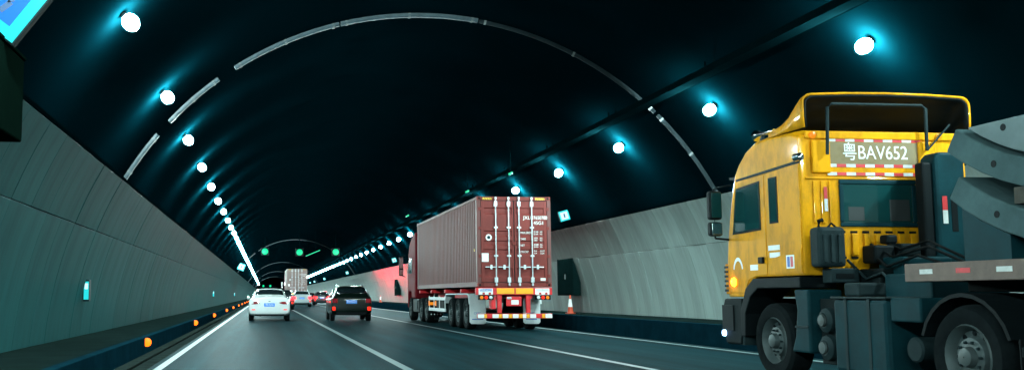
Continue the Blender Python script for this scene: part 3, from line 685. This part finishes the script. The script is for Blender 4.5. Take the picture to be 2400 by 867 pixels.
        for s_ in (-1, 1):
            o = B('tail_lamp', 'taildim' if lights == 'off' else 'brake', t, min(s_*.62, s_*.86), max(s_*.62, s_*.86), -.035, .16, .76 if lights != 'off' else .80, 1.0, .03)
            MB().box(min(s_*.60, s_*.88), max(s_*.60, s_*.88), -.02, .15, .78, 1.02).build('lamp_surround', 'chrome', t, bevel=.03)
            B('fog_lamp', 'reflamp', t, min(s_*.70, s_*.86), max(s_*.72, s_*.86), -.03, .08, .47, .64, .03)
            MB().tube([(s_*.57, .6, 1.575), (s_*.575, 1.6, 1.60), (s_*.56, 2.3, 1.565)], .02, 8).build('roof_rail', 'chrome', t)
        B('bumper_valance', 'dark', t, -.68, .68, .01, .2, .28, .40, .03)
        B('boot_garnish', 'chrome', t, -.35, .35, -.012, .03, .955, .98, .006)
        B('roof_spoiler', paint, t, -.55, .55, .26, .6, 1.515, 1.55, .012)
        pz, pw = .85, .235
    if plate:
        o = B('number_plate', 'blue', t, -pw, pw, -.03 if not sed else -.018, .03, pz-.075, pz+.075, .006)
        text('lettering', plate, .11, 'letter', o, (0, (-.032 if not sed else -.020), pz), sx=.80)
    return t
car('sedan_car', 'white sedan car in the left lane, nearest to the camera', (.24, 43.3, 0), 'sedan', 'white', 'off', plate='粤B·AJ206')
car('compact_suv', 'glossy black compact suv in the middle lane with red fog lamps', (3.87, 43.0, 0), 'suv', 'blackpaint', 'off', plate='粤BD06833')
car('hatchback_car', 'silver hatchback with bright red tail lamps behind the far container', (3.65, 94, 0), 'suv', 'silver', 'brake', plate='粤B·5K21')
car('dark_suv', 'dark grey suv with red tail lamps left of the black suv', (6.7, 113, 0), 'suv', 'greypaint', 'brake', plate='粤B7X32')
car('red_car', 'red car mostly hidden between the silver hatchback and dark suv', (6.0, 126, 0), 'sedan', 'redpaint', 'brake')
car('braking_car', 'dark car hidden in front of the white sedan, right brake lamp showing', (1.42, 76, 0), 'suv', 'greypaint', 'brake')
pc = car('added_glow_car', 'added dark car with a red light bar, unseen ahead of the black suv', (8.5, 96.5, 0), 'sedan', 'greypaint', 'brake')  # unseen car added to throw the red glow on the right wall
lb = B('added_light_bar', 'dark', pc, -.55, .55, 1.78, 2.02, 1.475, 1.50, .008)
for x0 in (-.53, .05): MB().prism([(1.80, 1.501), (2.0, 1.501), (1.97, 1.60), (1.83, 1.60)], x0, x0+.48, 'x').build('added_light_bar_lens', 'redglow', lb)
car('far_sedan', 'small dark car far ahead by the left kerb', (-.55, 150, 0), 'sedan', 'greypaint', 'tail')

# ------------------------------------------------------------------ yellow tractor truck (origin: ground below the left front wheel's outer face)
M['fogwhite'] = emit('lit_white_marker', (.35, .6, 1), 8)
t = thing('yellow_tractor_truck', 'yellow high roof tractor truck at the right, nearest vehicle', 'truck', (7.0, 12.85, 0))
W_ = 2.35
cabp = [(1.27, 1.12), (.72, 1.12), (.60, 1.30), (.38, 1.40), (-.87, 1.40), (-.87, 3.27), (-.70, 3.34), (-.1, 3.38), (.30, 3.36), (.58, 3.26), (.80, 3.10), (.93, 2.95), (1.12, 2.42), (1.22, 2.0), (1.28, 1.6)]
# lofted across so that the shoulders round off towards the sides
def cab_ring(x, k):
    cy_, cz = .15, 2.2
    return [(x, cy_+(y-cy_)*k if y > -.8 else y+(1-k)*.5, z if z < 2.9 else z-(1-k)*1.6*(z-2.3)) for y, z in cabp]
cab = MB().loft([cab_ring(0, .97), cab_ring(.05, .988), cab_ring(.16, 1), cab_ring(W_-.16, 1), cab_ring(W_-.05, .988), cab_ring(W_, .97)]).build('cab', 'yellow', t, bevel=.025)
for x0, x1, s in ((-.011, .004, -1), (W_-.004, W_+.011, 1)):
    d = MB().prism([(.06, 1.42), (.36, 1.42), (.58, 1.36), (.72, 1.18), (1.17, 1.18), (1.18, 1.7), (1.12, 2.04), (.94, 2.68), (.86, 2.80), (.06, 2.83)], x0, x1, 'x').build('door', 'yellow', t, bevel=.008)
    f = MB().prism([(.17, 2.06), (1.01, 2.04), (.86, 2.72), (.17, 2.76)], x0-.007 if s < 0 else x0, x1 if s < 0 else x1+.007, 'x').build('window_seal', 'dark', d, bevel=.003)
    MB().prism([(.20, 2.09), (.965, 2.07), (.835, 2.69), (.20, 2.73)], x0-.011 if s < 0 else x0, x1 if s < 0 else x1+.011, 'x').build('side_window', 'glass', d, bevel=.003)
    o = MB().box(x0-.04 if s < 0 else x1+.001, x0-.001 if s < 0 else x1+.04, .11, .24, 1.59, 1.68).build('door_handle', 'dark', d, bevel=.012)
    # rear quarter window, panel behind the door
    q = MB().prism([(-.84, 1.43), (.045, 1.43), (.045, 2.83), (-.84, 2.90)], x0+.004 if s < 0 else x0, x1 if s < 0 else x1-.004, 'x').build('rear_quarter_panel', 'yellow', t, bevel=.006)
    MB().prism([(-.29, 2.13), (-.06, 2.13), (-.06, 2.77), (-.29, 2.77)], x0-.002 if s < 0 else x0, x1 if s < 0 else x1+.002, 'x').build('quarter_window_seal', 'dark', q, bevel=.003)
    MB().prism([(-.265, 2.155), (-.085, 2.155), (-.085, 2.745), (-.265, 2.745)], x0-.005 if s < 0 else x0, x1 if s < 0 else x1+.005, 'x').build('quarter_window', 'glass', q)
    # recessed lower locker
    MB().prism([(-.83, 1.45), (-.16, 1.45), (-.10, 1.60), (-.16, 1.66), (-.83, 1.76)], x0-.003 if s < 0 else x0, x1 if s < 0 else x1+.003, 'x').build('locker_lid', 'yellow', q, bevel=.006)
    MB().prism([(-.86, 2.915), (.84, 2.855), (.85, 2.825), (-.86, 2.875)], x0-.004 if s < 0 else x0, x1 if s < 0 else x1+.004, 'x').build('roof_seam', 'grime', t)
    MB().prism([(-.75, 2.95), (.05, 2.92), (.12, 2.99), (.10, 3.14), (.0, 3.20), (-.75, 3.24)], x0+.028 if s < 0 else x0, x1 if s < 0 else x1-.028, 'x').build('roof_side_panel', 'yellow', t, bevel=.008)
# lettering blocks, stickers on the left side
B('door_print', 'letter', t, -.0145, -.0115, .30, .52, 1.50, 1.58); B('side_print', 'letter', t, -.0125, -.0075, -.30, .0, 1.76, 1.83); B('side_print', 'letter', t, -.0125, -.0075, -.30, -.03, 1.66, 1.73)
st = B('round_sticker_patch', 'sticker', t, -.0155, -.0105, -.66, -.46, 1.50, 1.68); B('red_patch', 'redst', st, -.0185, -.016, -.63, -.57, 1.52, 1.66); B('blue_patch', 'blueink', st, -.0185, -.016, -.55, -.49, 1.52, 1.66)
arcm = MB()
for k in range(10):
    q0, q1 = PI*.08+PI*.84*k/10, PI*.08+PI*.84*(k+1)/10
    arcm.add([(-.0145, .88+r*math.cos(q)*.9, 1.48+r*math.sin(q)*1.3) for r, q in ((.13, q0), (.13, q1), (.17, q1), (.17, q0))], [(0, 1, 2, 3)])
arcm.build('door_emblem', 'letter', t)
tl = MB().lathe([(0, .07), (-.025, .062), (-.04, .03), (-.042, .004)], (-.012, 1.02, 1.34), 'x', 16).build('turn_signal', 'turnlit', t)
hl = MB().prism([(1.14, 1.16), (1.285, 1.16), (1.29, 1.62), (1.17, 1.62)], -.02, .25, 'x').build('headlamp', 'amberoff', t, bevel=.02)
g = MB()
for k in range(6): g.box(-.024, .10, 1.18, 1.30, 1.20+k*.07, 1.235+k*.07)
g.build('headlamp_grille', 'dark', hl)
MB().prism([(.99, 2.99), (1.16, 2.42), (1.235, 2.08), (1.225, 2.06), (1.10, 2.42), (.94, 2.94)], .12, W_-.12, 'x').build('windscreen', 'glass', t)
B('sun_visor', 'dark', t, .05, W_-.05, .98, 1.18, 2.88, 2.92, .01)
# roof fairing: open-backed shell
def shell(off, m_, nm):
    rows = []
    for ly, zt in ((-.12, 3.40), (-.40, 3.465), (-.60, 3.55), (-.80, 3.69), (-.92, 3.76), (-1.0, 3.775)):
        zt -= off; x0, x1 = off, W_-off; r = min(.12, (zt-3.36)*.9+.005); zb = 3.33
        pts = [(x0+.01, zb), (x0, (zb+zt-r)/2), (x0+.004, zt-r)]
        pts += [(x0+r-r*math.cos(PI/2*k/4), zt-r+r*math.sin(PI/2*k/4)) for k in range(1, 5)]
        pts += [(x0+(x1-x0)*f, zt+.03*math.sin(PI*f)) for f in (.25, .5, .75)]
        pts += [(x1-r+r*math.sin(PI/2*k/4), zt-r+r*math.cos(PI/2*k/4)) for k in range(0, 5)]
        pts += [(x1, (zb+zt-r)/2), (x1-.01, zb)]
        rows.append([(x, ly, z) for x, z in pts])
    return MB().grid(rows).build(nm, m_, t, smooth='all', solid=.022)
sh = shell(0, 'yellow', 'roof_fairing'); shell(.03, 'dark', 'fairing_lining')
MB().tube([(.33, -.97, 2.98), (.34, -1.0, 3.60), (.40, -1.0, 3.645), (1.66, -1.0, 3.645), (1.72, -1.0, 3.60), (1.73, -.97, 3.05)], .022, 8).build('roof_rail', 'grime', t, smooth=True)
MB().tube([(1.72, -.99, 3.05), (2.05, -1.0, 3.40)], .012, 6).build('stay_wire', 'grime', t)
# rear wall of the cab
yr = -.871
B('rear_header', 'yellow', t, .08, W_-.08, yr-.03, yr-.001, 3.20, 3.30, .012)
wf = MB()
for (x0, x1, z0, z1) in ((.52, 1.60, 2.60, 2.66), (.52, 1.60, 2.04, 2.10), (.52, .58, 2.1001, 2.5999), (1.54, 1.60, 2.1001, 2.5999)): wf.box(x0, x1, yr-.025, yr-.001, z0, z1)
wf = wf.build('rear_window_frame', 'bluegrey', t, bevel=.012)
B('rear_window', 'glass', t, .581, 1.539, yr-.010, yr-.002, 2.101, 2.599)
for (x0, x1, z0, z1) in ((.64, .86, 2.12, 2.30), (1.22, 1.50, 2.12, 2.40)): B('seat_back', 'interior', t, x0, x1, yr-.013, yr-.0105, z0, z1, .001)
for k in range(7):
    o = B('rear_rib', 'yellow', t, .50+k*.165, .59+k*.165, yr-.026, yr-.001, 1.66, 1.95, .012)
    B('rib_slot', 'dark', o, .49+k*.165, .585+k*.165, yr-.008, yr-.0005, 1.955, 1.985); B('rib_slot', 'dark', o, .49+k*.165, .585+k*.165, yr-.008, yr-.0005, 1.62, 1.65)
for k in range(3): B('rear_rib', 'yellow', t, .16+k*.11, .21+k*.11, yr-.018, yr-.001, 2.08, 2.64, .007)
B('waist_rib', 'yellow', t, .06, W_-.06, yr-.02, yr-.001, 2.665, 2.69, .006)
bd = B('plate_board', 'yellow', t, .36, 1.72, yr-.012, yr-.001, 2.71, 3.19, .004)
B('faded_band', 'boardfade', bd, .38, 1.70, yr-.0145, yr-.0125, 2.84, 3.16)
text('lettering', '粤BAV652', .255, 'letter', bd, (1.05, yr-.0175, 3.015), sx=.84, ext=.0015)
for z in (3.165, 2.825, 2.715):
    for k in range(10): B('reflective_tape', 'redst' if k % 2 else 'whitest', bd, .37+k*.1335, .37+(k+1)*.1335-.003, yr-.018, yr-.0148, z, z+.042)
for z in range(4): B('reflective_tape', 'whitest' if z % 2 else 'redst', bd, 1.655, 1.70, yr-.0181, yr-.0149, 2.76+z*.10, 2.76+z*.10+.06)
B('reflective_tape', 'redst', t, .30, .345, yr-.03, yr-.026, 2.40, 2.56); B('reflective_tape', 'whitest', t, .30, .345, yr-.03, yr-.026, 2.24, 2.40)
for x in (.17, W_-.40): MB().lathe([(0, .05), (-.02, .045), (-.03, .01)], (x, yr-.031, 3.245), 'y', 14).build('marker_lamp', 'amber' if x < 1 else 'amberoff', t)
for x in (.28, 1.78): B('rear_shoulder', 'yellow', t, x-.13, x+.13, yr-.05, yr-.001, 2.74, 3.18, .03)
ln = MB().lathe([(-.06, .03), (-.04, .055), (.06, .06), (.065, .01)], (-.03, -.90, 2.95), 'y', 14).build('work_lamp', 'chrome', t, smooth=True)
# air horns on the roof
MB().lathe([(0, .025), (.30, .03), (.42, .045), (.48, .085), (.482, .01)], (.12, -.05, 3.45), 'y', 16).build('air_horn', 'chrome', t, smooth=True)
MB().box(.10, .14, .0, .04, 3.37, 3.44).box(.10, .14, .25, .29, 3.36, 3.44).build('horn_foot', 'grime', t)
# mirrors
for x, s in ((-.30, -1), (W_+.10, 1)):
    o = B('mirror', 'dark', t, x, x+.20, 1.12, 1.26, 2.28, 2.72, .04); B('mirror_glass', 'glass', o, x+.02, x+.18, 1.108, 1.119, 2.31, 2.69, .003)
    o2 = B('wide_mirror', 'dark', t, x, x+.20, 1.12, 1.26, 2.03, 2.25, .04); B('mirror_glass', 'chrome', o2, x+.02, x+.18, 1.108, 1.119, 2.05, 2.23, .003)
    xe = x+.32 if s < 0 else x-.12
    MB().tube([(x+.1, 1.19, 2.0), (x+.1, 1.19, 2.76), (xe, 1.08, 2.80)], .016, 8).tube([(x+.1, 1.19, 2.0), (xe, 1.16, 1.98)], .016, 8).build('mirror_arm', 'dark', t)
# bumper, wheel arch, steps
MB().prism([(.86, .42), (1.32, .42), (1.42, .60), (1.42, .95), (1.34, 1.10), (.80, 1.10), (.76, .8)], -.02, W_+.02, 'x').build('bumper', 'blackmetal', t, bevel=.03)
B('bumper_end', 'dark', t, -.035, -.021, 1.05, 1.40, .62, 1.0, .005)
fg = MB().lathe([(0, .05), (-.03, .045), (-.035, .01)], (-.036, 1.32, .58), 'x', 14).build('bumper_marker', 'fogwhite', t)
MB().prism([(.80, .42), (.92, .42), (.86, .85), (.78, .80)], .0, .30, 'x').build('splash_guard', 'grime', t, bevel=.01)
for x0, x1 in ((-.035, .48), (W_-.48, W_+.035)):
    MB().prism([(.82, .55), (.82, .92), (.66, 1.24), (.42, 1.385), (-.80, 1.385), (-.80, 1.24), (.30, 1.24), (.52, 1.12), (.68, .88), (.70, .55)], x0, x1, 'x').build('fender', 'dark', t, bevel=.015)
    MB().prism([(-.50, .40), (-.95, .40), (-.95, 1.22), (-.60, 1.22), (-.66, .95), (-.60, .60)], x0+.02, x1-.02, 'x').build('step_panel', 'bluegrey', t, bevel=.03)
    B('step_tread', 'grime', t, x0+.01, x0+.30, -.93, -.62, .72, .75, .006)
for x, s in ((0.005, -1), (W_-.005, 1)): wheel(t, x, 0, .52, .32, s)
MB().tube([(.3, 0, .52), (W_-.3, 0, .52)], .07, 10).build('front_axle', 'blackmetal', t)
# air tanks, battery and fuel box
for k, (y, z, r) in enumerate(((-1.22, .83, .16), (-1.22, .49, .16))):
    o = MB().lathe([(0, .02), (-.03, r*.6), (.0, r*.95), (.03, r), (.7, r), (.72, r*.9)], (.04, y, z), 'x', 24).build('air_tank', 'grime', t, smooth=True)
    MB().lathe([(-.012, r*.5), (-.035, r*.45), (-.04, .01)], (.012, y, z), 'x', 16).build('tank_cap', 'rim', o)
B('tank_bracket', 'blackmetal', t, .10, .16, -1.42, -1.02, .28, 1.10, .01)
ft = B('fuel_tank', 'bluegrey', t, .0, .62, -2.50, -1.46, .22, 1.10, .05)
for y in (-1.75, -2.2): B('tank_strap', 'grime', ft, -.008, .63, y, y+.05, .215, 1.105, .004)
B('tank_lip', 'grime', ft, -.02, .4, -2.52, -1.44, 1.101, 1.13, .008)
B('rear_box', 'bluegrey', t, .02, .60, -3.05, -2.54, .85, 1.12, .02)
MB().lathe([(0, .12), (.02, .14), (.45, .14), (.47, .10)], (.1, -2.80, .55), 'x', 18).build('brake_chamber', 'grime', t, smooth=True)
for x in (.70, 1.45): B('frame_rail', 'blackmetal', t, x, x+.2, -5.2, .9, .80, 1.06, .01)
# the clutter behind the cab
o = B('air_filter', 'grime', t, .05, .42, -1.15, -.91, 1.50, 2.02, .05)
for k in range(3): B('filter_rib', 'grime', o, .10+k*.10, .15+k*.10, -1.175, -1.151, 1.56, 1.92, .008)
MB().tube([(.12, -1.03, 2.0), (.13, -1.03, 2.10), (.18, -1.03, 2.11)], .03, 8).build('filter_neck', 'dark', t)
MB().tube([(.24, -1.03, 2.01), (.30, -1.03, 2.07), (.37, -1.03, 2.01)], .015, 8).build('carry_handle', 'dark', t)
B('filter_bracket', 'grime', t, .20, .58, -1.15, -.93, 1.30, 1.49, .02); B('bracket_slot', 'dark', t, .26, .50, -1.156, -1.1505, 1.36, 1.42)
for x0, x1, y0, y1, z0, z1, m_ in ((.62, .95, -1.5, -1.05, 1.10, 1.48, 'blackmetal'), (.80, 1.45, -1.7, -1.2, 1.06, 1.62, 'bluegrey'), (.70, .98, -1.3, -1.02, 1.55, 1.78, 'dark'), (1.02, 1.30, -1.35, -1.05, 1.63, 1.80, 'blackmetal'), (.25, .62, -1.62, -1.3, 1.13, 1.30, 'grime'), (.50, 1.45, -2.6, -1.75, 1.06, 1.40, 'bluegrey'), (.95, 1.1, -1.19, -1.02, 1.8, 1.92, 'dark')):
    B('engine_box', m_, t, x0, x1, y0, y1, z0, z1, .03)
for k, (m_, pts) in enumerate((('dark', [(.75, -1.0, 1.75), (.72, -1.5, 1.5), (.78, -2.0, 1.62), (.9, -2.5, 1.45)]), ('dark', [(.85, -1.0, 1.8), (.8, -1.5, 1.62), (.85, -2.1, 1.72), (.95, -2.6, 1.5)]), ('dark', [(1.0, -1.0, 1.85), (.98, -1.4, 1.72), (1.0, -1.9, 1.80), (1.05, -2.5, 1.55)]), ('grime', [(.55, -.95, 1.6), (.60, -1.25, 1.35), (.58, -1.6, 1.42), (.62, -1.9, 1.2)]))):
    MB().tube(pts, .018, 8).build('air_hose', m_, t, smooth=True)
MB().prism([(1.50, 1.40), (1.92, 1.40), (1.92, 2.86), (1.86, 2.97), (1.57, 2.97), (1.51, 2.90)], -1.40, -1.10, 'y').build('air_intake', 'bluegrey', t, bevel=.04)
B('intake_duct', 'dark', t, 1.36, 1.495, -1.36, -1.20, 1.36, 2.84, .03)
B('intake_slot', 'dark', t, 1.70, 1.78, -1.406, -1.401, 1.95, 2.42); B('reflective_tape', 'redst', t, 1.58, 1.645, -1.407, -1.4015, 2.22, 2.40); B('reflective_tape', 'whitest', t, 1.58, 1.645, -1.407, -1.4015, 2.05, 2.2195)
B('intake_foot', 'grime', t, 1.48, 1.94, -1.45, -1.02, 1.30, 1.395, .02)
B('rear_deck_plate', 'blackmetal', t, .3, 2.05, -2.7, -.9, 1.061, 1.08)
# drive axle
for x, s in ((.0, -1), (W_, 1)): wheel(t, x, -3.72, .53, .55, s)
for x0, x1 in ((-.02, .58), (W_-.58, W_+.02)):
    pts = [(-3.72+.66*math.cos(a), .53+.64*math.sin(a)) for a in [math.radians(18+144*k/10) for k in range(11)]]
    pts2 = [(-3.72+.62*math.cos(a), .53+.60*math.sin(a)) for a in [math.radians(18+144*k/10) for k in range(11)]]
    MB().prism(pts+pts2[::-1], x0, x1, 'x').build('drive_fender', 'dark', t)
    B('rear_mudflap', 'dark', t, x0, x1, -4.46, -4.44, .22, .74, .005)
MB().tube([(.3, -3.72, .53), (W_-.3, -3.72, .53)], .10, 10).build('drive_axle', 'blackmetal', t)
MB().lathe([(0, .45), (.06, .45), (.08, .40)], (W_/2, -3.75, 1.09), 'z', 24).build('fifth_wheel', 'blackmetal', t)
B('fifth_wheel_mount', 'blackmetal', t, .62, 1.73, -4.0, -3.5, 1.061, 1.089)
tlm = MB().lathe([(0, .055), (-.02, .05), (-.03, .01)], (-.022, -4.62, .62), 'x', 14).build('side_lamp', 'tail', t); B('lamp_arm', 'blackmetal', t, -.02, .3, -4.70, -4.465, .57, .67, .01)

# flatbed trailer with concrete tunnel segments
t = thing('flatbed_trailer', 'rusty flatbed trailer coupled behind the yellow truck', 'trailer', (7.0, 10.0, 0))
TW = 2.45
for x0, x1 in ((.0, .09), (TW-.09, TW)): B('edge_beam', 'decksteel', t, x0, x1, -11.6, 0, 1.29, 1.485, .008)
B('front_beam', 'decksteel', t, .091, TW-.091, -.09, -.005, 1.29, 1.485, .008)
for k in range(11): B('deck_plank', 'timber', t, .095, TW-.095, -11.5+k*1.04, -10.48+k*1.04, 1.40, 1.475)
for x in (.66, 1.6): B('main_beam', 'blackmetal', t, x, x+.18, -11.5, -.1, 1.18, 1.395, .01)
for k in range(8): B('reflective_tape', 'redst' if k % 2 else 'whitest', t, -.004, -.0005, -.25-k*.55-.2, -.25-k*.55, 1.37, 1.42)
for y in (-8.4, -9.7, -11.0):
    for x, s in ((.02, -1), (TW-.02, 1)): wheel(t, x, y, .52, .32, s)
    MB().tube([(.2, y, .52), (TW-.2, y, .52)], .07, 8).build('axle', 'blackmetal', t); B('axle_hanger', 'blackmetal', t, .68, .82, y-.1, y+.1, .58, 1.18); B('axle_hanger', 'blackmetal', t, 1.62, 1.76, y-.1, y+.1, .58, 1.18)
for x in (.3, TW-.45): B('landing_leg', 'blackmetal', t, x, x+.15, -2.9, -2.75, .02, 1.29, .01)
def arcpts(r, a, yc, zc, n=14): return [(yc+r*math.sin(-a+2*a*k/n), zc-r*math.cos(-a+2*a*k/n)) for k in range(n+1)]
HA = math.radians(36)
stack = []
for yc, nm in ((7.52, 'front'), (3.4, 'rear')):
    for k, zc in enumerate((4.56, 5.05)):
        l = ('lower' if k == 0 else 'upper')+' curved concrete tunnel segment on the flatbed trailer'+('' if nm == 'front' else ', rear stack out of the picture')
        s = thing('concrete_segment', l, 'segment', (7.03, yc, zc-3), 'concrete segments on the trailer')
        MB().prism(arcpts(3.0, HA, 0, 3)+arcpts(2.73, HA, 0, 3)[::-1], 0, 2.36, 'x').build('slab', 'concrete', s, bevel=.02)
        for a in (.40, -.42):
            y_, z_ = 2.865*math.sin(a), 3-2.865*math.cos(a)
            MB().lathe([(0, .035), (-.004, .035)], (-.0005, y_, z_), 'x', 14).build('bolt_pocket', 'dark', s)
    s = thing('concrete_segment', 'flat topped concrete piece lying in the upper curved segment'+('' if nm == 'front' else ', rear stack out of the picture'), 'segment', (7.10, yc, 2.36), 'concrete segments on the trailer')
    MB().prism([(y, z-2.36) for y, z in arcpts(2.695, HA-.02, 0, 5.05)], 0, 2.2, 'x').build('slab', 'concrete_lit', s, bevel=.015)
    MB().lathe([(0, .035), (-.004, .035)], (-.0005, 1.05, .40), 'x', 14).build('bolt_pocket', 'dark', s)
    for y in (-.9, .0, .9):
        zl = 4.56-math.sqrt(2.73**2-y*y); zu = 5.05-math.sqrt(9-y*y)
        zl2 = max(4.56-math.sqrt(2.73**2-(abs(y)+.07)**2), zl)
        tag(MB().box(7.10, 9.3, yc+y-.07, yc+y+.07, zl2+.0, max(zl2+.03, 5.05-math.sqrt(9-max(0, abs(y)-.07)**2))).build('timber_spacer', 'timber'),
            '%s timber spacer between the curved concrete segments' % {-.9: 'rear', 0: 'middle', .9: 'front'}[y]+('' if nm == 'front' else ' of the rear stack'), 'spacer', 'timber spacers')
    tag(MB().box(7.10, 9.3, yc-.12, yc+.12, 1.476, 1.559).build('timber_bearer', 'timber'), 'flat timber bearer under the lower curved segment'+('' if nm == 'front' else ' of the rear stack'), 'bearer', 'timber bearers')
    for sg, l in ((1, 'front'), (-1, 'rear')):
        poly = [(1.0, 0.0), (1.62, 0.0), (1.62, 3.084-math.sqrt(9-1.62**2)-.012), (1.35, 3.084-math.sqrt(9-1.35**2)-.012), (1.0, 3.084-math.sqrt(9-1.0)-.012)]
        c = MB().prism([(sg*y, z) for y, z in poly], 0, 2.3, 'x').build('cradle_block', 'bluegrey'); c.location = (7.06, yc, 1.476)
        tag(c, '%s blue grey cradle block under the curved segments' % l+('' if nm == 'front' else ' of the rear stack'), 'cradle', 'cradle blocks')
